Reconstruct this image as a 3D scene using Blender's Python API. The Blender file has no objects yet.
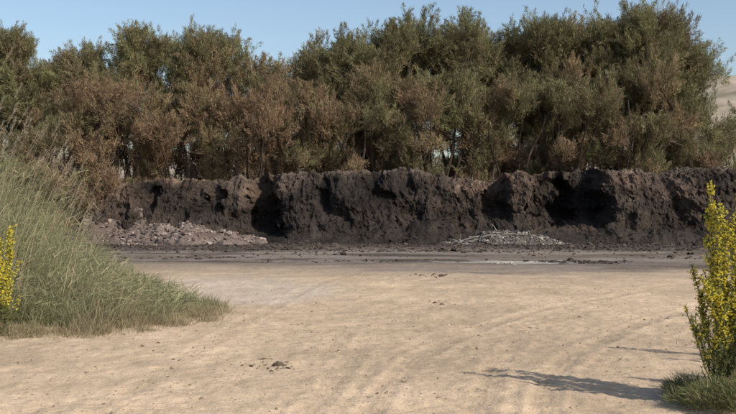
import bpy, math, numpy as np
from mathutils import Vector
R = np.random.default_rng(7)
F = 1011.0; CH = 1.7; HY = 197.0
def gx(px, d): return (px-368.0)/F*d
def gd(py): return CH*F/(py-HY)
def gz(py, d): return CH+(HY-py)/F*d

# ---------------------------------------------------------------- noise
_P = np.random.default_rng(3).permutation(1024)
_V = np.random.default_rng(4).random(1024)*2-1
def vn(x, y, z):
    x, y, z = np.broadcast_arrays(np.asarray(x, float), np.asarray(y, float), np.asarray(z, float))
    xi, yi, zi = np.floor(x).astype(int), np.floor(y).astype(int), np.floor(z).astype(int)
    fx, fy, fz = x-xi, y-yi, z-zi
    s = lambda t: t*t*t*(t*(t*6-15)+10)
    u, v, w = s(fx), s(fy), s(fz)
    def h(a, b, c): return _V[_P[(_P[(_P[a & 1023]+b) & 1023]+c) & 1023]]
    l = lambda a, b, t: a+(b-a)*t
    return l(l(l(h(xi, yi, zi), h(xi+1, yi, zi), u), l(h(xi, yi+1, zi), h(xi+1, yi+1, zi), u), v),
             l(l(h(xi, yi, zi+1), h(xi+1, yi, zi+1), u), l(h(xi, yi+1, zi+1), h(xi+1, yi+1, zi+1), u), v), w)
def fbm(x, y, z=0.0, o=4, g=0.5):
    x = np.asarray(x, float); y = np.asarray(y, float)
    a, t, f = 1.0, 0.0, 1.0
    for i in range(o):
        xx = x*0.8+y*0.6; yy = -x*0.6+y*0.8; x, y = xx, yy      # rotate each octave: no grid alignment
        t = t+a*vn(x*f+i*17.3, y*f+i*5.1, np.asarray(z)*f+i*9.7); a *= g; f *= 2.03
    return t
def sstep(a, b, x):
    t = np.clip((x-a)/(b-a), 0, 1); return t*t*(3-2*t)

# ---------------------------------------------------------------- mesh helpers
def make_mesh(name, V, faces_list, mats, C=None, smooth=False, matidx=None):
    me = bpy.data.meshes.new(name)
    V = np.asarray(V, dtype=np.float32)
    me.vertices.add(len(V)); me.vertices.foreach_set('co', V.ravel())
    tot = sum(f.shape[0] for f in faces_list)
    loops = np.concatenate([f.ravel() for f in faces_list]).astype(np.int32)
    cnt = np.concatenate([np.full(f.shape[0], f.shape[1]) for f in faces_list]).astype(np.int32)
    st = np.concatenate([[0], np.cumsum(cnt)[:-1]]).astype(np.int32)
    me.loops.add(len(loops)); me.loops.foreach_set('vertex_index', loops)
    me.polygons.add(tot); me.polygons.foreach_set('loop_start', st)
    try: me.polygons.foreach_set('loop_total', cnt)
    except Exception: pass
    if matidx is not None: me.polygons.foreach_set('material_index', np.concatenate(matidx).astype(np.int32))
    me.update(calc_edges=True)
    me.polygons.foreach_set('use_smooth', np.full(tot, bool(smooth)))
    if C is not None:
        a = me.color_attributes.new('Col', 'FLOAT_COLOR', 'POINT')
        c = np.ones((len(V), 4), dtype=np.float32); c[:, :3] = C
        a.data.foreach_set('color', c.ravel())
    for m in mats: me.materials.append(m)
    ob = bpy.data.objects.new(name, me); bpy.context.scene.collection.objects.link(ob)
    return ob
def grid_faces(n, m):
    i = np.arange(n-1)[:, None]*m+np.arange(m-1)[None, :]
    i = i.ravel(); return np.stack([i, i+1, i+m+1, i+m], 1)
def unit(v): return v/np.maximum(np.linalg.norm(v, axis=-1, keepdims=True), 1e-9)
def tube(P, r, k=5):
    P = np.asarray(P, float); r = np.asarray(r, float); n = len(P)
    T = unit(np.gradient(P, axis=0)); ref = np.array([0.3, 1, 0.1])
    A = unit(np.cross(T, ref)); B = np.cross(T, A)
    th = np.linspace(0, 2*np.pi, k, endpoint=False)
    V = P[:, None]+r[:, None, None]*(np.cos(th)[None, :, None]*A[:, None]+np.sin(th)[None, :, None]*B[:, None])
    i = np.arange(n-1)[:, None]*k; j = np.arange(k)[None]; j2 = (j+1) % k
    f = np.stack([(i+j), (i+j2), (i+k+j2), (i+k+j)], -1).reshape(-1, 4)
    return V.reshape(-1, 3), f

# ---------------------------------------------------------------- materials
def nodes(name):
    m = bpy.data.materials.new(name); m.use_nodes = True
    nt = m.node_tree; nt.nodes.clear(); return m, nt
def N(nt, t, **kw):
    n = nt.nodes.new(t)
    for k, v in kw.items(): setattr(n, k, v)
    return n
def foliage_mat(name, trans=0.35):
    m, nt = nodes(name); L = nt.links.new
    o = N(nt, 'ShaderNodeOutputMaterial'); at = N(nt, 'ShaderNodeAttribute', attribute_name='Col')
    d = N(nt, 'ShaderNodeBsdfDiffuse'); t = N(nt, 'ShaderNodeBsdfTranslucent'); ms = N(nt, 'ShaderNodeMixShader')
    L(at.outputs['Color'], d.inputs['Color']); L(at.outputs['Color'], t.inputs['Color']); ms.inputs[0].default_value = trans
    L(d.outputs[0], ms.inputs[1]); L(t.outputs[0], ms.inputs[2]); L(ms.outputs[0], o.inputs['Surface'])
    return m
def earth_mat(name, scales, amp=(0.7, 1.3), bump=0.5, bdist=0.03, spec=0.1, fleck=None):
    m, nt = nodes(name); L = nt.links.new
    o = N(nt, 'ShaderNodeOutputMaterial'); at = N(nt, 'ShaderNodeAttribute', attribute_name='Col')
    tc = N(nt, 'ShaderNodeTexCoord'); p = N(nt, 'ShaderNodeBsdfPrincipled')
    p.inputs['Roughness'].default_value = 0.95; p.inputs['Specular IOR Level'].default_value = spec
    col = at.outputs['Color']; h = None
    for i, s in enumerate(scales):
        no = N(nt, 'ShaderNodeTexNoise'); no.inputs['Scale'].default_value = s; no.inputs['Detail'].default_value = 3
        no.inputs['Roughness'].default_value = 0.7
        L(tc.outputs['Object'], no.inputs['Vector'])
        mr = N(nt, 'ShaderNodeMapRange'); mr.inputs['From Min'].default_value = 0.25; mr.inputs['From Max'].default_value = 0.75
        mr.inputs['To Min'].default_value = amp[0]; mr.inputs['To Max'].default_value = amp[1]
        L(no.outputs['Fac'], mr.inputs['Value'])
        mx = N(nt, 'ShaderNodeVectorMath', operation='SCALE'); L(col, mx.inputs[0]); L(mr.outputs[0], mx.inputs['Scale']); col = mx.outputs[0]
        if h is None: h = no.outputs['Fac']
        else:
            ad = N(nt, 'ShaderNodeMath', operation='MULTIPLY_ADD'); ad.inputs[1].default_value = 0.5**i
            L(no.outputs['Fac'], ad.inputs[0]); L(h, ad.inputs[2]); h = ad.outputs[0]
    for fl in (fleck or []):
        vo = N(nt, 'ShaderNodeTexVoronoi'); vo.inputs['Scale'].default_value = fl[0]; L(tc.outputs['Object'], vo.inputs['Vector'])
        lt = N(nt, 'ShaderNodeMath', operation='LESS_THAN'); lt.inputs[1].default_value = fl[1]; L(vo.outputs['Distance'], lt.inputs[0])
        sp = N(nt, 'ShaderNodeSeparateColor'); L(vo.outputs['Color'], sp.inputs[0])
        g = N(nt, 'ShaderNodeMath', operation='GREATER_THAN'); g.inputs[1].default_value = fl[2]; L(sp.outputs[0], g.inputs[0])
        mu = N(nt, 'ShaderNodeMath', operation='MULTIPLY'); L(lt.outputs[0], mu.inputs[0]); L(g.outputs[0], mu.inputs[1])
        mc = N(nt, 'ShaderNodeMix', data_type='RGBA'); L(mu.outputs[0], mc.inputs['Factor']); L(col, mc.inputs['A'])
        mc.inputs['B'].default_value = (*fl[3], 1); col = mc.outputs['Result']
    L(col, p.inputs['Base Color'])
    b = N(nt, 'ShaderNodeBump'); b.inputs['Strength'].default_value = bump; b.inputs['Distance'].default_value = bdist
    L(h, b.inputs['Height']); L(b.outputs[0], p.inputs['Normal']); L(p.outputs[0], o.inputs['Surface'])
    return m
def plain_mat(name):
    m, nt = nodes(name); L = nt.links.new
    o = N(nt, 'ShaderNodeOutputMaterial'); at = N(nt, 'ShaderNodeAttribute', attribute_name='Col'); d = N(nt, 'ShaderNodeBsdfDiffuse')
    L(at.outputs['Color'], d.inputs['Color']); L(d.outputs[0], o.inputs['Surface']); return m
M_leaf = foliage_mat('tamarisk_foliage', 0.3); M_grass = foliage_mat('grass_blades', 0.3); M_shrub = foliage_mat('shrub_leaves', 0.3)
M_bark = plain_mat('bark')
M_sand = earth_mat('sandy_ground', [0.9, 9, 55], (0.85, 1.15), 0.8, 0.045, fleck=[(26, 0.27, 0.80, (0.25, 0.185, 0.13)), (15, 0.17, 0.88, (0.57, 0.48, 0.38)), (9, 0.13, 0.89, (0.2, 0.15, 0.11))])
M_bank = earth_mat('dark_soil', [1.7, 7, 26], (0.60, 1.40), 1.0, 0.16, 0.2)
M_clod = earth_mat('clod', [30], (0.75, 1.25), 0.6, 0.02)
M_hill = earth_mat('hill_soil', [0.05, 0.4], (0.8, 1.2), 0.4, 0.5)

# ---------------------------------------------------------------- ground
def half(c1, s1, c2, s2, far, n):
    return np.concatenate([np.arange(s1, c1, s1), np.arange(c1, c2, s2), c2+np.geomspace(s2, far-c2, n)])
hxs = half(5.2, 0.03, 15, 0.08, 3000, 45); xs = np.concatenate([-hxs[::-1], [0], hxs])
ys = np.concatenate([-np.geomspace(3000, 1, 25), [0, 1.2], np.geomspace(2.2, 6.5, 60)[:-1], np.geomspace(6.5, 60, 520), 60+np.geomspace(1, 2940, 40)])
X, Y = np.meshgrid(xs, ys, indexing='ij')
def spline(p, n=40):
    p = np.array(p, float); t = np.linspace(0, len(p)-1, n); i = np.clip(t.astype(int), 0, len(p)-2); f = (t-i)[:, None]
    P = np.vstack([2*p[0]-p[1], p, 2*p[-1]-p[-2]])
    p0, p1, p2, p3 = P[i], P[i+1], P[i+2], P[i+3]
    return 0.5*(2*p1+(p2-p0)*f+(2*p0-5*p1+4*p2-p3)*f**2+(3*p1-p0-3*p2+p3)*f**3)
def track_d(X, Y, pts):
    best = np.full(X.shape, 99.0)
    for a, b in zip(pts[:-1], pts[1:]):
        d = b-a; L = math.hypot(*d); t = np.clip(((X-a[0])*d[0]+(Y-a[1])*d[1])/(L*L), 0, 1)
        q = np.hypot(X-a[0]-t*d[0], Y-a[1]-t*d[1]); s = np.sign((X-a[0])*d[1]-(Y-a[1])*d[0])
        best = np.where(q < np.abs(best), q*s, best)
    return best
base_t = [([(-0.6, 4), (0.0, 8), (0.7, 11), (2.6, 15), (7, 20), (16, 25)], 1.0), ([(0.9, 4), (1.4, 8), (2.2, 10.7), (4.2, 14.2), (8.5, 18.5), (17, 23)], 1.0),
          ([(-1.3, 4), (-0.5, 8), (0.1, 12), (1.5, 17), (5, 22.5), (16, 27.5)], .7), ([(0.3, 4), (0.9, 8), (1.6, 11.2), (3.2, 15.4), (6.8, 20.3), (16, 26)], .8),
          ([(-3.0, 4), (-2.2, 8), (-1.7, 13), (-1.0, 19), (1.5, 26), (9, 31)], .6), ([(-1.4, 4), (-0.7, 8.5), (-0.2, 13), (0.7, 18.5), (3.2, 24.6), (10, 29)], .6),
          ([(3.0, 6), (1.2, 9.2), (-1.5, 12.6), (-4, 18), (-9, 26)], .5),
          ([(-12, 27), (-5, 24.8), (0, 23.5), (6, 22.3), (16, 21.6)], .9), ([(-12, 29), (-5, 26.6), (0, 25.2), (6, 24), (16, 23.3)], .9), ([(-12, 31.5), (-5, 30), (0, 29), (6, 28), (16, 27)], .8)]
Z = np.zeros(X.shape); track_tone = np.zeros(X.shape)
near = (np.abs(X) < 18) & (Y > 2) & (Y < 40)
xn, yn = X[near], Y[near]; zt = np.zeros(xn.shape); ct = np.zeros(xn.shape)
wob = 0.05*fbm(xn*0.5, yn*0.5, 3, 2)+0.015*fbm(xn*3, yn*3, 6, 2)
for k, (t, a) in enumerate(base_t):
    d = track_d(xn, yn, spline(t))+wob; e = np.exp(-(d/0.12)**4)
    br = a*sstep(-0.5, 0.45, fbm(xn*0.5, yn*0.5, 12+k, 3))
    zt += br*e*(-0.009+0.007*np.cos(d*6.283/0.075)); zt += br*0.008*np.exp(-((np.abs(d)-0.17)/0.05)**2)
    ct += br*(-0.06*e-0.05*e*np.cos(d*6.283/0.075)+0.05*np.exp(-((np.abs(d)-0.18)/0.06)**2))
Z[near] = zt; track_tone[near] = ct  # track colour: darker striped ruts, paler rims
def zg(x, y): return 0.028*fbm(x*0.25, y*0.25, 1, 3)+0.008*fbm(x*1.5, y*1.5, 2, 3)
Z += zg(X, Y)+0.010*fbm(X*5, Y*5, 5, 5, .65)*np.exp(-((Y-8)/18)**2)
Z *= np.clip(1-(np.hypot(X, Y)-60)/60, 0, 1)
def mixc(C, c, k): return C*(1-k[..., None])+np.array(c)*k[..., None]
def sand_color(X, Y):
    n1 = fbm(X*0.35, Y*0.6, 8, 4)
    C = np.array([0.465, 0.350, 0.238])*(1+0.13*n1[..., None])
    sp = fbm(X*2.5, Y*2.5, 18, 5, .65); C = C*(1+0.08*sp[..., None])
    pale = sstep(0.3, 0.9, np.exp(-(((X+2.6)/2.6)**2+((Y-18.5)/3.6)**2))+0.28*fbm(X*0.8, Y*0.6, 20))
    C = mixc(C, [0.48, 0.41, 0.33], 0.6*pale)
    e = 1.5*fbm(X*0.2, Y*0.4, 30, 4)
    C = mixc(C, [0.27, 0.215, 0.165], 0.75*sstep(19.5, 24.5, Y+e))
    dk = sstep(22.5, 27.0, Y+1.3*e)
    C = mixc(C, [0.13, 0.106, 0.088], 0.9*dk)
    st = sstep(0.05, 0.6, fbm(X*0.22, Y*0.9, 44, 5, .6)); C = mixc(C, [0.055, 0.045, 0.040], 0.75*dk*st)
    st2 = sstep(0.15, 0.6, fbm(X*0.25, Y*0.9, 144, 5, .6)); C = mixc(C, [0.25, 0.21, 0.18], 0.65*dk*st2*(1-sstep(31, 35, Y)))
    C = mixc(C, [0.045, 0.037, 0.033], 0.85*sstep(31, 35.5, Y+e))
    m = np.exp(-(((X-4.2)/2.6)**2+((Y-26.5)/1.0)**2)); salt = sstep(0.35, 0.8, m+0.4*fbm(X*1.1, Y*1.6, 50))*m
    return mixc(C, [0.5, 0.46, 0.40], 0.8*np.clip(salt, 0, 1))
C = sand_color(X, Y)*(1+track_tone)[..., None]
ground = make_mesh('ground', np.stack([X, Y, Z], -1).reshape(-1, 3), [grid_faces(*X.shape)[:, ::-1]], [M_sand], C.reshape(-1, 3), True)

# ---------------------------------------------------------------- soil bank
bx = np.arange(-24, 30, 0.05)
toppx = np.array([-300, 60, 100, 120, 160, 200, 250, 300, 380, 440, 480, 520, 560, 600, 640, 690, 736, 1100])
toppy = np.array([192, 188, 184, 186, 181, 180, 176, 175, 172, 174, 180, 178, 172, 170, 173, 168, 170, 174])
Hx = gz(np.interp(bx, gx(toppx, 38.8), toppy), 38.8)+0.15*fbm(bx*1.1, 0*bx, 2, 5, .6)
Hx = 0.35+(Hx-0.35)*sstep(-11.6, -9.6, bx)
prof = np.array([(-1.6, -0.10), (-0.7, 0.0), (-0.1, 0.07), (0.4, 0.2), (0.75, 0.38), (1.0, 0.60), (1.25, 0.80), (1.6, 0.94), (2.2, 1.0), (3.2, 1.0), (5.0, 0.85), (9, 0.55), (16, 0.42), (40, 0.36), (70, 0.2), (90, -0.1)])
seg = np.concatenate([[0], np.cumsum(np.hypot(np.diff(prof[:, 0]), 2.5*np.diff(prof[:, 1])))])
sv = np.concatenate([np.linspace(0, seg[8], 110), np.linspace(seg[8], seg[10], 40)[1:], np.linspace(seg[10], seg[-1], 30)[1:]])
py_ = np.interp(sv, seg, prof[:, 0]); pz_ = np.interp(sv, seg, prof[:, 1])
BX, PY = np.meshgrid(bx, py_, indexing='ij'); PZ = np.broadcast_to(pz_[None], BX.shape)
BZ = PZ*Hx[:, None]; BY = 37.3+PY
facew = sstep(0.02, 0.25, PZ)*(1-sstep(2.0, 4.5, PY))
pit_shade = np.zeros(BX.shape)
for pc, hw, dep, z0, z1 in [(262, 20, 2.0, 0.0, 2.3), (209, 9, 0.6, 0.9, 2.6), (497, 14, 1.1, 0.6, 3.3), (583, 25, 2.1, 0.25, 3.3), (556, 22, 1.4, 0.35, 2.4), (375, 16, 0.6, 1.2, 3.0), (320, 12, .35, 1.0, 3.0),
                            (660, 26, 0.35, 0.4, 3.2), (140, 12, 0.6, 0.9, 3), (770, 22, 1.0, 0.3, 3.2)]:
    cx = gx(pc, 38.3); w = hw/F*38.3
    wx = BX-cx+0.30*fbm(BX*0.9, BZ*1.3, pc*0.1, 5, .6)
    wid = w*(1.20-0.35*np.clip(BZ/2.4, 0, 1))
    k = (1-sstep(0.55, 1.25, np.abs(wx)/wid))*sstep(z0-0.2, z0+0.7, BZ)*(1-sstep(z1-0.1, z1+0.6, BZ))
    k = k*(1-sstep(1.6, 5.5, PY)); BY = BY+dep*k; pit_shade = np.maximum(pit_shade, k*min(dep, 1))
def ridged(x, y, z, o=4):
    a, t, f = 1.0, 0.0, 1.0
    for i in range(o): t = t+a*(1-2*np.abs(vn(x*f+i*7.7, y*f+i*3.3, z*f+i*1.9))); a *= .55; f *= 2.1
    return t
wxp = 0.35*fbm(BX*1.2, BZ*1.2, 91, 3)
lump = 0.42*fbm(BX*0.42, BZ*0.3, 11, 2)+0.18*ridged((BX+wxp)*0.75, BZ*0.45+BX*0.15, 0*BX+21)+0.10*fbm(BX*3.0, BZ*2.4, 31, 5, .66)
BY = BY-facew*(lump-0.05)
BZ = BZ+facew*(0.08*fbm(BX*2.3, PY*3, 41, 3)+0.07*fbm(BX*7, BY*7, 43, 4, .6))+(1-facew)*(PZ > 0.3)*0.12*fbm(BX*0.9, PY*0.9, 47, 4)
BZ = np.where(PZ < 0.03, np.minimum(BZ, 0.02+0.05*fbm(BX*3, BY*3, 3)), BZ)
n1 = fbm(BX*0.5, BZ*1.0, 61, 4); n2 = fbm(BX*2, BZ*3, 71, 4, .6)
BC = np.array([0.027, 0.0215, 0.0185])*(1+0.40*n1+0.35*n2)[..., None]
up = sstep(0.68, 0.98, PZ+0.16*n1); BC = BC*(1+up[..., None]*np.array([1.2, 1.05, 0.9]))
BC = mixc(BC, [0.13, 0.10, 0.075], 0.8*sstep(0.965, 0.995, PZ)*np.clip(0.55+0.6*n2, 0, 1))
BC = mixc(BC, [0.20, 0.155, 0.10], sstep(4.5, 8, PY))
red = sstep(0.15, 0.8, fbm(BX*0.3, BZ*0.5, 81, 3))*(PZ > 0.15); BC = BC*(1+red[..., None]*np.array([0.6, 0.47, 0.34]))
BC = BC*(1-0.3*pit_shade)[..., None]  # shade inside the hollows, painted into the soil colour
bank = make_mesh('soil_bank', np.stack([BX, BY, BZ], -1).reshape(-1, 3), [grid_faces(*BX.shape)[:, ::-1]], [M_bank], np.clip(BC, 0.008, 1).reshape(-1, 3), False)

# ---------------------------------------------------------------- lumps (clods, stones)
import bmesh
def ico(sub):
    bm = bmesh.new(); bmesh.ops.create_icosphere(bm, subdivisions=sub, radius=1)
    v = np.array([q.co[:] for q in bm.verts]); f = np.array([[a.index for a in q.verts] for q in bm.faces]); bm.free(); return v, f
I1 = ico(1)
def lumps(pos, size, col, flat=0.7, base=I1, jit=0.28, seed=1):
    rr = np.random.default_rng(seed); v, f = base; n = len(pos); m = len(v)
    a = rr.random(n)*6.283; ca, sa = np.cos(a), np.sin(a)
    S = np.stack([rr.uniform(0.7, 1.6, n), rr.uniform(0.5, 1.1, n), rr.uniform(0.6, 1.2, n)*flat], 1)*size[:, None]
    P = v[None]*(1+jit*rr.standard_normal((n, m, 1)))*S[:, None]
    Q = np.stack([P[..., 0]*ca[:, None]-P[..., 1]*sa[:, None], P[..., 0]*sa[:, None]+P[..., 1]*ca[:, None], P[..., 2]], -1)+pos[:, None]
    Fc = (f[None]+(np.arange(n)*m)[:, None, None]).reshape(-1, 3)
    return Q.reshape(-1, 3), Fc, np.repeat(col, m, 0)
def merge(parts):
    Vs, Fs, Cs, o = [], {}, [], 0
    for v, f, c in parts:
        Vs.append(v); Fs.setdefault(f.shape[1], []).append(f+o); Cs.append(np.broadcast_to(c, (len(v), 3))); o += len(v)
    return np.concatenate(Vs), [np.concatenate(x) for x in Fs.values()], np.concatenate(Cs)
nb = 3000
i = R.integers(0, BX.shape[0], nb); j = R.integers(8, 125, nb)
pos = np.stack([BX[i, j], BY[i, j], BZ[i, j]], 1)
sz = np.clip(R.lognormal(-3.5, 0.5, nb), 0.015, 0.11)
col = np.clip(BC[i, j]*R.uniform(0.8, 1.7, (nb, 1)), 0.012, 1)
n2_ = 5200
tx = R.uniform(-13, 15, n2_); ty = 36.9-np.abs(R.normal(0, 3.2, n2_))
s2 = np.clip(R.lognormal(-3.7, 0.55, n2_), 0.012, 0.11)
pos2 = np.stack([tx, ty, zg(tx, ty)+s2*0.2], 1); c2 = np.array([0.055, 0.043, 0.036])*R.uniform(0.5, 1.9, (n2_, 1))
V, Fc, Cc = merge([lumps(pos, sz, col, seed=2), lumps(pos2, s2, c2, seed=3)])
make_mesh('soil_clods', V, Fc, [M_clod], Cc)

def mound(name, cx, cy, rx, ry, h, base, chipcol, nch, seed, smax=0.12, smed=-3.4, sticks=0, arc=False):
    rr = np.random.default_rng(seed)
    u = np.linspace(-1.15, 1.15, 150); A, B = np.meshgrid(u, u, indexing='ij')
    x = cx+A*rx; y = cy+B*ry
    def hh(x, y):
        a = (x-cx)/rx; b = (y-cy)/ry
        r = np.sqrt(a*a+b*b)+0.22*fbm(x*0.8, y*0.8, seed, 3)
        z = h*np.clip(1-r**1.6, 0, 1)**0.9
        return z*(1+0.3*fbm(x*1.5, y*1.5, seed+3, 3))+0.05*(z > 0)*fbm(x*6, y*6, seed+5, 4, .6)-0.06*(r > 0.98)
    def hq(x, y):
        z = hh(x, y); return np.nan_to_num(z, nan=0.0)
    z = hq(x, y); c = base*(1+0.35*fbm(x*1.5, z*3, seed+9, 4)[..., None])
    parts = [(np.stack([x, y, z], -1).reshape(-1, 3), grid_faces(*x.shape)[:, ::-1], np.clip(c, 0.01, 1).reshape(-1, 3))]
    a = rr.uniform(0, 6.283, nch); r = np.sqrt(rr.random(nch))*1.05
    px = cx+np.cos(a)*r*rx; py = cy+np.sin(a)*r*ry; s = np.clip(rr.lognormal(smed, 0.5, nch), 0.01, smax)
    cc = np.asarray(chipcol)[rr.integers(0, len(chipcol), nch)]*rr.uniform(0.6, 1.3, (nch, 1))
    parts.append(lumps(np.stack([px, py, np.maximum(hq(px, py), 0.0)+s*0.3], 1), s, cc, seed=seed+1))
    for q in range(sticks):
        a = rr.uniform(0, 6.283); r = math.sqrt(rr.random())*0.95; x0 = cx+math.cos(a)*r*rx; y0 = cy+math.sin(a)*r*ry
        z0 = float(hq(np.array(x0), np.array(y0)))+0.03; d = rr.normal(0, 1, 3)*[1, .6, .25]; d = d/np.linalg.norm(d)*rr.uniform(0.1, 0.45)
        t = np.linspace(0, 1, 4)[:, None]; P = np.array([x0, y0, max(z0, 0.03)])+d*(t-0.3)+rr.normal(0, 0.02, (4, 3)); P[:, 2] = np.maximum(P[:, 2], 0.02)
        v, f = tube(P, np.linspace(0.014, 0.005, 4), 4); parts.append((v, f, np.array(chipcol[0])*rr.uniform(0.5, 1.0)))
    if arc:
        for off, x1, x2 in [(-.25, -1.0, .55), (-.5, -.6, .1)]:
            t = np.linspace(x1, x2, 26); xx = cx+t*rx; yy = cy+off*ry-0.1*np.cos(t*2.5)
            zz = np.maximum(hq(xx, yy), 0.0); zz = np.convolve(np.pad(zz, 3, 'edge'), np.ones(7)/7, 'valid')+0.03+0.015*rr.standard_normal(26)
            v, f = tube(np.stack([xx, yy, zz], 1), np.interp(t, [x1, x2], [.024, .011])*rr.uniform(.8, 1.2, 26), 6); parts.append((v, f, np.array([.30, .275, .24])))
    V, Fc, Cc = merge(parts); return make_mesh(name, V, Fc, [M_clod], Cc)
mound('rubble_pile', -6.9, 37.3, 3.0, 1.8, 0.72, np.array([0.15, 0.118, 0.102]), [(0.28, 0.235, 0.205), (0.12, 0.09, 0.075), (0.19, 0.14, 0.115)], 1900, 21)
mound('rubble_pile', -9.4, 38.1, 2.5, 1.6, 1.0, np.array([0.12, 0.092, 0.077]), [(0.20, 0.16, 0.135), (0.09, 0.07, 0.06)], 900, 25)
mound('debris_pile', 5.0, 36.7, 2.3, 0.8, 0.42, np.array([0.085, 0.074, 0.064]), [(0.36, 0.33, 0.295), (0.22, 0.20, 0.175), (0.10, 0.083, 0.073), (0.13, 0.11, 0.095)], 1100, 31, 0.055, -3.7, 70, True)
mound('soil_heap', 2.2, 37.5, 2.7, 1.25, 0.9, np.array([0.028, 0.023, 0.020]), [(0.034, 0.028, 0.024), (0.055, 0.043, 0.036)], 600, 41, .07, -3.7)
mound('soil_heap', 9.8, 37.7, 3.0, 1.2, 0.6, np.array([0.033, 0.027, 0.023]), [(0.04, 0.032, 0.027), (0.065, 0.05, 0.04)], 600, 45, .07, -3.7)

n = 4200
gy = np.clip(R.gamma(2.2, 5, n)+6, 6, 33); gxx = R.uniform(-0.46, 0.46, n)*gy
s = np.clip(R.lognormal(-5.1, 0.45, n), 0.003, 0.020)
gcol = np.array([0.34, 0.265, 0.19])*R.uniform(0.5, 1.3, (n, 1))
parts = [lumps(np.stack([gxx, gy, zg(gxx, gy)+s*0.3], 1), s, gcol, seed=51)]
def patch(px, py, wpx, cnt, smed, col, dy=0.25):
    d = gd(py); cx = gx(px, d); w = wpx/F*d
    x = cx+R.normal(0, w*0.5, cnt); y = d+R.normal(0, dy, cnt); s = np.clip(R.lognormal(math.log(smed), 0.45, cnt), 0.004, 0.11)
    parts.append(lumps(np.stack([x, y, zg(x, y)+s*0.2], 1), s, np.array(col)*R.uniform(0.6, 1.3, (cnt, 1)), flat=.45, seed=int(px+py)))
for q in [(281, 368, 13, 26, .016, (0.13, .095, .07), .12), (262, 362, 16, 16, .011, (.15, .11, .08), .2), (232, 372, 18, 14, .010, (.16, .12, .09)), (178, 362, 20, 10, .011, (.2, .15, .11)), (180, 362, 12, 6, .011, (.2, .15, .11)),
          (430, 277, 22, 26, .022, (.1, .075, .06)), (445, 303, 30, 12, .014, (.16, .11, .08)), (575, 262, 40, 130, .038, (.06, .048, .04)), (600, 264, 30, 40, .028, (.08, .06, .05)), (515, 263, 40, 50, .02, (.4, .36, .31)),
          (300, 325, 14, 10, .014, (.28, .22, .17)), (640, 318, 60, 14, .012, (.25, .19, .14)), (690, 258, 60, 60, .028, (.08, .06, .05)), (420, 345, 200, 30, .009, (.2, .15, .11), .6), (560, 330, 160, 26, .010, (.2, .15, .11), .6), (150, 385, 120, 22, .007, (.2, .15, .11), .5),
          (350, 262, 120, 90, .026, (.08, .065, .055)), (210, 258, 70, 100, .030, (.08, .063, .053)), (250, 250, 120, 160, .035, (.06, .05, .04)), (470, 252, 120, 160, .034, (.06, .05, .04)), (640, 250, 100, 120, .034, (.06, .05, .04)), (100, 352, 50, 12, .009, (.22, .17, .12)), (270, 330, 120, 24, .007, (.2, .15, .11))]:
    patch(*q)
V, Fc, Cc = merge(parts); make_mesh('gravel', V, Fc, [M_clod], Cc)

# ---------------------------------------------------------------- hill
hx = np.linspace(-420, 520, 240); hy = np.concatenate([np.linspace(95, 230, 80), np.linspace(235, 700, 40)])
HX, HYY = np.meshgrid(hx, hy, indexing='ij')
crest = 11+17*sstep(25, 68, HX)+3*fbm(HX*0.012, 0*HX, 5, 3)
HZ = crest*sstep(100, 200, HYY+12*fbm(HX*0.02, HYY*0.02, 4, 3))*(1+0.06*fbm(HX*0.04, HYY*0.04, 6, 4))-0.6
HC = np.array([0.33, 0.275, 0.215])*(1+0.12*fbm(HX*0.05, HYY*0.08, 9, 4)+0.1*fbm(HX*0.4, HYY*0.4, 19, 2))[..., None]
sc = sstep(0.25, 0.55, fbm(HX*0.15, HYY*0.15, 29, 3)); HC = mixc(HC, [0.14, 0.13, 0.08], 0.5*sc)
make_mesh('hill', np.stack([HX, HYY, HZ], -1).reshape(-1, 3), [grid_faces(*HX.shape)[:, ::-1]], [M_hill], HC.reshape(-1, 3), True)

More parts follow.
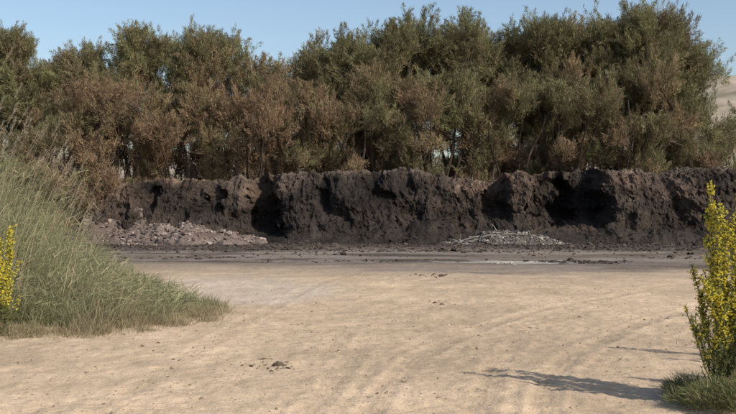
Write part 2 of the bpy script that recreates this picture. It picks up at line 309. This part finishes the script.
# ---------------------------------------------------------------- blades
def blades(O, D, L, W, C, rr):
    n = len(O); side = unit(np.cross(D, rr.standard_normal((n, 3))))
    V = np.empty((n, 3, 3)); V[:, 0] = O-side*W[:, None]*0.5; V[:, 1] = O+side*W[:, None]*0.5; V[:, 2] = O+D*L[:, None]
    return V.reshape(-1, 3), np.arange(n*3).reshape(-1, 3), np.repeat(C, 3, 0)
GREEN = np.array([0.212, 0.206, 0.104]); OLIVE = np.array([0.195, 0.176, 0.098]); BROWN = np.array([0.275, 0.188, 0.118])
def tamarisk(px, topy, wpx, dist, brown, seed, zb=1.1, low=0.16, dens=1.0, name='tamarisk_tree'):
    rr = np.random.default_rng(seed)
    x0 = gx(px, dist); h = gz(topy, dist)-zb; w = wpx/F*dist; y0 = dist
    LO, LD, LC = [], [], []; parts = []
    nl = rr.integers(6, 10); limbs = []
    for q in range(nl):
        a = q/nl*6.283+rr.normal(0, .3); reach = w*0.5*rr.uniform(0.35, 0.8); top = h*rr.uniform(0.5, 0.8)
        t = np.linspace(0, 1, 9)[:, None]
        P = np.hstack([np.cos(a)*reach*t**0.75, np.sin(a)*reach*t**0.75, top*t**1.3])+np.cumsum(rr.normal(0, 0.09, (9, 3)), 0)*[1, 1, .4]
        P[0] = rr.normal(0, .12, 3)*[1, 1, 0]-[0, 0, 0.3]; limbs.append(P)
        v, f = tube(P, np.linspace(0.10, 0.025, 9)*h/6.5, 6); parts.append((v, f, np.array([.065, .05, .04])*rr.uniform(.7, 1.3)))
    LP = np.concatenate([l[2:] for l in limbs])
    nlb = max(7, int(w*h*0.72)); ta = rr.uniform(0, 6.283, nlb); tr = np.sqrt(rr.random(nlb)); tz = low+(0.92-low)*((np.arange(nlb)+rr.random(nlb))/nlb)
    prof = np.interp(tz, [0.0, 0.3, 0.6, 0.8, 1.0], [0.85, 0.95, 0.90, 0.70, 0.32])
    lc = np.stack([np.cos(ta)*tr*prof*w*.5, np.sin(ta)*tr*prof*w*.42, tz*h], 1)
    lr = rr.uniform(.5, .9, nlb)*(h/6.5)**.5
    lc[:, 2] = np.minimum(lc[:, 2], h*rr.uniform(.90, 1.0, nlb)-lr*1.25)
    lb = rr.normal(0, .32, nlb)
    for k in range(nlb):
        npl = int(6.2*dens*(lr[k]/.75)**2)+3
        u = unit(rr.normal(0, 1, (npl, 3))+[0, 0, .25]); c = lc[k]+u*lr[k]*np.array([1, 1, 1.15])*rr.uniform(.15, .78, (npl, 1)); c[:, 2] = np.maximum(c[:, 2], .25)
        ax = unit(u*.6+np.array([0, 0, 1.0])+rr.normal(0, .24, (npl, 3)))
        for q in range(npl):
            jn = np.argmin(((LP-c[q])**2).sum(1)); s0 = LP[jn]; t = np.linspace(0, 1, 4)[:, None]
            P = s0*(1-t)+(c[q]+ax[q]*.2)*t+np.sin(t*3.14)*rr.normal(0, .12, 3)
            v, f = tube(P, np.linspace(.022, .007, 4), 3); parts.append((v, f, np.array([.11, .08, .06])*rr.uniform(.7, 1.3)))
            Lp = rr.uniform(.55, 1.15)*lr[k]/.75; m = int(430*rr.uniform(.7, 1.3)*Lp/.8)
            ns = 9; so = rr.random(ns); sd = unit(ax[q]+rr.normal(0, .34, (ns, 3))); sp = c[q]+ax[q]*(so[:, None]*Lp*.6)+rr.normal(0, .19, (ns, 3))*[1, 1, .8]
            z = rr.integers(0, ns, m); s = rr.random(m)
            O = sp[z]+sd[z]*(s*.62*Lp)[:, None]+rr.normal(0, .075, (m, 3))*(1.15-.75*s)[:, None]
            D = unit(sd[z]+rr.normal(0, .42, (m, 3)))
            hn = np.clip(O[:, 2]/h, 0, 1)
            b = brown+0.55*(0.64-hn)+lb[k]+0.15*rr.standard_normal()+0.1*rr.standard_normal(m)
            b = np.clip(b, 0, 1)[:, None]; g = GREEN if rr.random() < .65 else OLIVE
            LC.append((g*(1-b)+BROWN*b)*rr.uniform(.75, 1.2)*rr.uniform(.7, 1.3, (m, 1))); LO.append(O); LD.append(D)
    O = np.concatenate(LO); D = np.concatenate(LD); Cc = np.concatenate(LC); n = len(O)
    lv, lf, lc_ = blades(O, D, rr.uniform(.08, .20, n), rr.uniform(.017, .032, n), Cc, rr)
    wv, wf, wc = merge(parts); fc = [lf+len(wv)]; V = np.concatenate([wv, lv])
    ob = make_mesh(name, V, wf+fc, [M_bark, M_leaf], np.concatenate([wc, lc_]), matidx=[np.zeros(len(f)) for f in wf]+[np.ones(len(lf))])
    ob.location = (x0, y0, zb); return n
tot = 0
back_row = [(-95, 34, 120, 47, .1), (-25, 32, 95, 47, .1), (6, 24, 72, 46, .15), (44, 74, 70, 46, .5), (82, 50, 80, 47, .45), (143, 28, 95, 46.5, .4), (208, 33, 90, 47, .38), (270, 62, 105, 46.5, .45), (338, 42, 98, 47, .25), (402, 20, 108, 46.5, .2), (466, 24, 108, 47, .15),
            (518, 30, 80, 48, .15), (562, 14, 100, 46.5, .10), (622, 8, 106, 46, .07), (675, 14, 70, 46, .03), (800, 70, 110, 50, .1)]
front_row = [(48, 100, 90, 43.5, .6), (112, 78, 105, 43, .75), (182, 84, 100, 43.5, .75), (250, 86, 105, 43, .75), (312, 80, 100, 43.5, .6), (378, 74, 100, 43.2, .5), (440, 70, 95, 43, .35), (505, 76, 90, 43.5, .4), (570, 74, 95, 43.5, .3), (636, 68, 105, 43.5, .22), (694, 90, 54, 44, .12), (730, 122, 44, 45, .1), (840, 100, 80, 44, .2), (-60, 90, 110, 44, .4)]
for k, (a, b, c, d, e) in enumerate(back_row): tot += tamarisk(a, b, c, d, e, 100+k, low=0.40)
for k, (a, b, c, d, e) in enumerate(front_row): tot += tamarisk(a, b, c, d, e, 200+k, zb=1.4, low=0.03, dens=1.05)
for k, (a, b, c, d, e) in enumerate([(70, 128, 70, 42, .7), (95, 140, 60, 41.4, .8), (150, 128, 70, 44.6, .8), (215, 128, 70, 44.8, .7), (283, 130, 66, 44.8, .8), (345, 126, 66, 44.6, .6), (410, 124, 66, 44.8, .5), (474, 132, 60, 45, .4), (538, 130, 64, 45, .5), (604, 132, 64, 45, .4), (665, 130, 60, 45, .3), (712, 140, 40, 43, .3), (30, 130, 60, 42.5, .5),
                                     (118, 124, 90, 49.5, .5), (185, 124, 90, 49.5, .5), (250, 124, 90, 49.5, .5), (320, 120, 90, 49.5, .4), (385, 118, 90, 49.5, .3), (450, 118, 90, 49.5, .3), (515, 118, 90, 49.5, .3), (580, 118, 90, 49.5, .2), (640, 118, 80, 49.5, .2)]):
    tot += tamarisk(a, b, c, d, e, 300+k, zb=1.1, low=0.0, dens=1.2 if k < 13 else .6, name='tamarisk_bush')
for k, (a, b, c, d, e) in enumerate([(98, 176, 40, 38.6, .9), (72, 168, 46, 38.2, .8), (40, 166, 50, 38.5, .6), (5, 160, 60, 38.8, .5), (-40, 160, 60, 38.8, .5)]):
    tot += tamarisk(a, b, c, d, e, 400+k, zb=0.1, low=0.0, dens=1.1, name='tamarisk_bush')
print('blades', tot)

def brush(name, items, seed, mat):
    rr = np.random.default_rng(seed); parts = []
    for (x, y, z, r, h, c, m) in items:
        a = rr.uniform(0, 6.283, m); q = np.sqrt(rr.random(m))
        O = np.stack([x+np.cos(a)*q*r, y+np.sin(a)*q*r*.8, z+rr.random(m)**1.3*h*(1-q*q*.7)], 1)
        D = unit(np.stack([np.cos(a)*q*.7, np.sin(a)*q*.7, np.ones(m)], 1)+rr.normal(0, .4, (m, 3)))
        parts.append(blades(O, D, rr.uniform(.08, .22, m), rr.uniform(.014, .03, m), np.array(c)*rr.uniform(.6, 1.4, (m, 1)), rr))
    V, Fc, Cc = merge(parts); return make_mesh(name, V, Fc, [mat], Cc)
it = []
for k in range(64):
    px = R.uniform(100, 760); d = R.uniform(41.3, 43)
    c = [(0.19, .14, .09), (.15, .14, .08), (.25, .19, .12)][R.integers(0, 3)]
    it.append((gx(px, d), d, 1.75, R.uniform(.35, .9), R.uniform(.4, .95), c, 800))
brush('brush', it, 5, M_leaf)

# ---------------------------------------------------------------- reed clump on the left
def ribbons(O, D, bend, L, W, C, rr, seg=4, tip=0.12):
    n = len(O); t = np.linspace(0, 1, seg+1)
    P = O[:, None]+D[:, None]*(L[:, None]*t[None])[..., None]+bend[:, None]*(L[:, None]*t[None]**2.2)[..., None]
    side = unit(np.cross(D, rr.standard_normal((n, 3))))
    w = W[:, None]*np.interp(t, [0, .3, 1], [.8, 1, tip])[None]*0.5
    V = np.stack([P-side[:, None]*w[..., None], P+side[:, None]*w[..., None]], 2).reshape(n, -1, 3)
    k = np.arange(seg)*2; f = np.stack([k, k+1, k+3, k+2], 1)
    Fc = (f[None]+(np.arange(n)*(seg+1)*2)[:, None, None]).reshape(-1, 4)
    return V.reshape(-1, 3), Fc, np.repeat(C, (seg+1)*2, 0)
rr = np.random.default_rng(77)
def sample(n, xa, xb, ya, yb):
    x = rr.uniform(xa, xb, n); y = rr.uniform(ya, yb, n)
    yf = 12.9+0.3*np.sin(x*2.3)+0.25*fbm(x*2, 0*x, 3)+np.clip(x+3.4, 0, 9)*1.5
    xr = -2.5+0.3*fbm(y*1.3, 0*y, 9)-np.clip(y-15.5, 0, 9)*0.6
    k = (y > yf) & (x < xr); return x[k], y[k], yf[k]
def Hgt(x, y):
    e = x+0.33*(y-13.2)
    return np.interp(e, [-9, -6, -5.2, -4.7, -4.2, -3.8, -3.3, -2.8, -2.3], [3.3, 3.1, 2.8, 2.25, 1.7, 1.25, 0.80, 0.46, 0.28])*(1+.15*fbm(x*1.5, y*1.5, 7, 3))
wind = np.array([0.30, 0.05, -0.12])
SAGE = np.array([.248, .262, .145]); STRAW = np.array([.385, .33, .205])
parts = []
x, y, yf = sample(9500, -9.5, -2.7, 13, 19); n = len(x)
ed = sstep(0.1, 1.5, y-yf); L = Hgt(x, y)*(0.25+.75*ed)*rr.uniform(.45, 1.05, n)
O = np.stack([x, y, np.zeros(n)], 1); D = unit(np.stack([rr.normal(.03, .15, n), rr.normal(0, .13, n), np.ones(n)], 1))
c = SAGE*rr.uniform(.6, 1.3, (n, 1)); tan = rr.random(n) < .35; c[tan] = STRAW*rr.uniform(.7, 1.2, (tan.sum(), 1))
parts.append(ribbons(O, D, wind*rr.uniform(.1, 1.2, (n, 1)), L, rr.uniform(.005, .011, n), c, rr, 5))
m = 34000; q = rr.integers(0, n, m); t = rr.uniform(.15, .98, m)
O2 = O[q]+D[q]*(L[q]*t)[:, None]+wind*(L[q]*t**2.2)[:, None]*.6+rr.normal(0, .04, (m, 3)); O2[:, 2] = np.abs(O2[:, 2])
D2 = unit(np.stack([rr.normal(.25, .6, m), rr.normal(0, .5, m), rr.uniform(.2, 1.2, m)], 1))
patchy = fbm(O2[:, 0]*1.2, O2[:, 2]*1.2, O2[:, 1], 3)
c2 = SAGE*rr.uniform(.55, 1.35, (m, 1)); k = rr.random(m)+.5*patchy > .62; c2[k] = STRAW*rr.uniform(.65, 1.15, (k.sum(), 1))
parts.append(ribbons(O2, D2, np.array([.25, 0, -.45])*rr.uniform(.2, 1.1, (m, 1)), rr.uniform(.10, .34, m), rr.uniform(.005, .012, m), c2, rr, 3))
ns = 70; x = rr.uniform(-6.5, -4.1, ns); y = rr.uniform(13.6, 16.5, ns); L = Hgt(x, y)*rr.uniform(1.0, 1.2, ns)+.1
O = np.stack([x, y, np.zeros(ns)], 1); D = unit(np.stack([rr.normal(.08, .07, ns), rr.normal(0, .06, ns), np.ones(ns)], 1))
parts.append(ribbons(O, D, wind*.5+np.zeros((ns, 3)), L, np.full(ns, .008), np.tile(STRAW, (ns, 1)), rr, 5))
tipp = O+D*L[:, None]+wind*.5*L[:, None]; m = 60
Ot = np.repeat(tipp, m, 0); tt = rr.random(ns*m); Ot = Ot-np.repeat(unit(D+wind), m, 0)*(tt*.28)[:, None]
parts.append(ribbons(Ot, unit(np.stack([rr.normal(.35, .35, ns*m), rr.normal(0, .35, ns*m), np.full(ns*m, .8)], 1)), np.tile([.1, 0, -.3], (ns*m, 1)), rr.uniform(.03, .09, ns*m), rr.uniform(.003, .006, ns*m), np.array([.40, .33, .24])*rr.uniform(.6, 1.2, (ns*m, 1)), rr, 2))
x, y, yf = sample(60000, -9, -2.0, 12.3, 17.5); n = len(x)
L = np.minimum(Hgt(x, y)*.75, .7)*rr.uniform(.35, 1.0, n)*(0.5+.5*sstep(0, .8, y-yf))*(1+.35*np.clip(fbm(x*2.2, y*2.2, 14, 3), -1, 1))+.05
O = np.stack([x, y, np.zeros(n)], 1); D = unit(np.stack([rr.normal(.05, .42, n), rr.normal(-.05, .42, n), np.ones(n)], 1))
mixn = (fbm(x*1.3, y*1.3, 4)+rr.normal(0, .35, n) > -0.15)[:, None]
c = np.where(mixn, np.array([.33, .28, .175]), np.array([.205, .22, .11]))*rr.uniform(.6, 1.3, (n, 1))
parts.append(ribbons(O, D, np.array([.12, 0, -.25])*rr.uniform(.1, 1.3, (n, 1)), L, rr.uniform(.003, .008, n), c, rr, 3))
V, Fc, Cc = merge(parts); make_mesh('reed_clump', V, Fc, [M_grass], Cc)
parts = []
for k in range(60):
    cx = rr.uniform(-5.2, -2.15); cy = 12.6+max(0, cx+3.4)*1.5+rr.normal(-.1, .32); m = 140; sp = rr.uniform(.06, .2)
    O = np.stack([cx+rr.normal(0, sp, m), cy+rr.normal(0, sp, m), np.zeros(m)], 1); D = unit(np.stack([rr.normal(0, .6, m), rr.normal(0, .6, m), np.ones(m)], 1))
    parts.append(ribbons(O, D, np.array([.1, 0, -.3])*rr.uniform(.1, 1.3, (m, 1)), rr.uniform(.05, .24, m), rr.uniform(.003, .006, m), np.array([.31, .26, .16])*rr.uniform(.5, 1.3, (m, 1)), rr, 3))
V, Fc, Cc = merge(parts); make_mesh('grass_tuft', V, Fc, [M_grass], Cc)

# ---------------------------------------------------------------- yellow flowered shrubs
def shrub(x0, y0, stems, seed, name='yellow_flowered_shrub', leafc=(.17, .19, .075)):
    rr = np.random.default_rng(seed); parts = []
    for (dx, dy, tx, h, fl) in stems:
        t = np.linspace(0, 1, 12)[:, None]
        P = np.hstack([dx+(tx-dx)*t**1.4, dy+rr.normal(0, .12)*t, h*t])+np.cumsum(rr.normal(0, .010, (12, 3)), 0)
        v, f = tube(P, np.linspace(.008, .003, 12), 5); parts.append((v, f, np.array([.16, .13, .07])))
        axes = [(P, 1.0)]
        for b in range(int(h*17)):
            s = rr.uniform(.15, .97); k = s*11; i0 = int(k); p = P[i0]+(P[min(i0+1, 11)]-P[i0])*(k-i0)
            a = rr.uniform(0, 6.283); L = rr.uniform(.08, .30)*(1.15-s*.75)
            d = np.array([np.cos(a)*.65, np.sin(a)*.65, 1.0]); d /= np.linalg.norm(d); tt = np.linspace(0, 1, 5)[:, None]
            Q = p+d*L*tt+np.array([0, 0, .25])*L*tt**2; v, f = tube(Q, np.linspace(.004, .0018, 5), 4); parts.append((v, f, np.array([.15, .15, .07]))); axes.append((Q, s))
        for Q, s in axes:
            Ln = np.linalg.norm(Q[-1]-Q[0]); m = int(Ln*160)+6
            k = rr.uniform(0.05, 1, m)*(len(Q)-1); i0 = np.minimum(k.astype(int), len(Q)-2); O = Q[i0]+(Q[i0+1]-Q[i0])*(k-i0)[:, None]
            D = unit(np.stack([rr.normal(0, .8, m), rr.normal(0, .8, m), rr.uniform(.2, 1.1, m)], 1))
            parts.append(ribbons(O, D, np.array([0, 0, -.3])*rr.uniform(0, 1, (m, 1)), rr.uniform(.02, .055, m), rr.uniform(.004, .011, m), np.array(leafc)*rr.uniform(.55, 1.4, (m, 1)), rr, 2))
            cand = O[O[:, 2]/h > rr.uniform(.34, .56)]; m2 = int(len(cand)*fl*.66)
            if fl > 0 and m2 > 0:
                cc = cand[rr.integers(0, len(cand), m2)]+rr.normal(0, .015, (m2, 3)); pk = 8
                Of = np.repeat(cc, pk, 0); Df = unit(rr.normal(0, 1, (m2*pk, 3))+[0, 0, .5])
                parts.append(blades(Of, Df, rr.uniform(.011, .020, m2*pk), rr.uniform(.009, .013, m2*pk), np.array([.76, .65, .11])*rr.uniform(.65, 1.15, (m2*pk, 1)), rr))
    V, Fc, Cc = merge(parts); ob = make_mesh(name, V, Fc, [M_shrub], Cc); ob.location = (x0, y0, 0); return ob
rs = np.random.default_rng(9)
st = [(-.05, 0, -.12, 1.88, 1), (0.02, .05, .01, 1.62, 1), (-.06, -.05, -.18, 1.40, 1), (.1, 0, .10, 1.76, 1), (.12, .1, .04, 1.45, 1), (-.08, .05, -.28, 1.14, .9), (.2, .1, .3, 1.7, 1), (.2, -.1, .2, 1.5, 1), (-.02, .1, -.14, 1.22, 1), (.3, 0, .45, 1.6, 1), (.05, -.1, -.06, 1.42, 1), (-.1, -.1, -.31, .80, .4), (.15, .15, .15, 1.2, 1), (-.1, 0, -.24, 1.0, .8), (0, 0, .06, 1.0, .8), (.1, .05, -.1, .85, .6), (.35, .1, .6, 1.5, 1), (.3, -.1, .4, 1.2, 1), (-.12, .05, -.22, .6, .2), (.05, .1, .1, .7, .3)]
shrub(2.97, 8.35, st, 301)
st2 = [(rs.normal(0, .2), rs.normal(0, .2), rs.normal(0, .5), rs.uniform(.9, 1.75), 1) for _ in range(13)]
shrub(5.25, 9.9, st2, 302); shrub(4.3, 8.0, st2[:10], 303)
st3 = [(rs.normal(0, .12), rs.normal(0, .12), rs.normal(0, .14), rs.uniform(.8, 1.4), 1.0) for _ in range(9)]
shrub(-4.47, 12.4, st3, 304)
parts = []
for (cx, cy, r, h, m) in [(2.80, 8.15, .24, .28, 2600), (3.05, 8.0, .28, .40, 3000), (3.2, 8.4, .3, .5, 3000), (2.75, 8.6, .22, .22, 1800), (2.6, 8.3, .15, .1, 500), (3.6, 8.3, .4, .5, 3000)]:
    a = rr.uniform(0, 6.283, m); q = np.sqrt(rr.random(m)); O = np.stack([cx+np.cos(a)*q*r, cy+np.sin(a)*q*r, rr.random(m)*h*(1-.6*q*q)*.8], 1)
    D = unit(np.stack([np.cos(a)*q, np.sin(a)*q, np.full(m, .9)], 1)+rr.normal(0, .4, (m, 3)))
    parts.append(ribbons(O, D, np.array([0, 0, -.3])*rr.uniform(0, 1, (m, 1)), rr.uniform(.03, .12, m), rr.uniform(.003, .007, m), np.where(rr.random((m, 1)) < .65, np.array([.18, .205, .085]), np.array([.30, .26, .15]))*rr.uniform(.6, 1.3, (m, 1)), rr, 2))
V, Fc, Cc = merge(parts); make_mesh('low_bush', V, Fc, [M_grass], Cc)

# ---------------------------------------------------------------- light, sky, camera
az = Vector((0.80, -0.60, 0)).normalized(); el = math.radians(37)
sd = Vector((az.x*math.cos(el), az.y*math.cos(el), math.sin(el)))
sun = bpy.data.lights.new('sun', 'SUN'); sun.energy = 4.9; sun.angle = math.radians(0.5); sun.color = (1.0, 0.93, 0.82)
so = bpy.data.objects.new('sun', sun); bpy.context.scene.collection.objects.link(so); so.rotation_euler = sd.to_track_quat('Z', 'Y').to_euler()
w = bpy.data.worlds.new('World'); bpy.context.scene.world = w; w.use_nodes = True; nt = w.node_tree
bg = nt.nodes['Background']; sky = nt.nodes.new('ShaderNodeTexSky'); sky.sky_type = 'NISHITA'; sky.sun_disc = False
sky.sun_elevation = el; sky.sun_rotation = math.atan2(sd.x, sd.y); sky.air_density = 1.0; sky.dust_density = 1.6; sky.ozone_density = 1.6
nt.links.new(sky.outputs[0], bg.inputs['Color']); bg.inputs['Strength'].default_value = 0.15
cam = bpy.data.cameras.new('camera'); cam.sensor_width = 36; cam.lens = F/736*36; cam.clip_end = 8000; cam.clip_start = 0.1
co = bpy.data.objects.new('camera', cam); bpy.context.scene.collection.objects.link(co); co.location = (0, 0, CH)
co.rotation_euler = (math.radians(90)-math.atan((207-HY)/F), 0, 0); bpy.context.scene.camera = co
sc_ = bpy.context.scene; sc_.view_settings.view_transform = 'Standard'; sc_.view_settings.look = 'None'; sc_.view_settings.exposure = 0
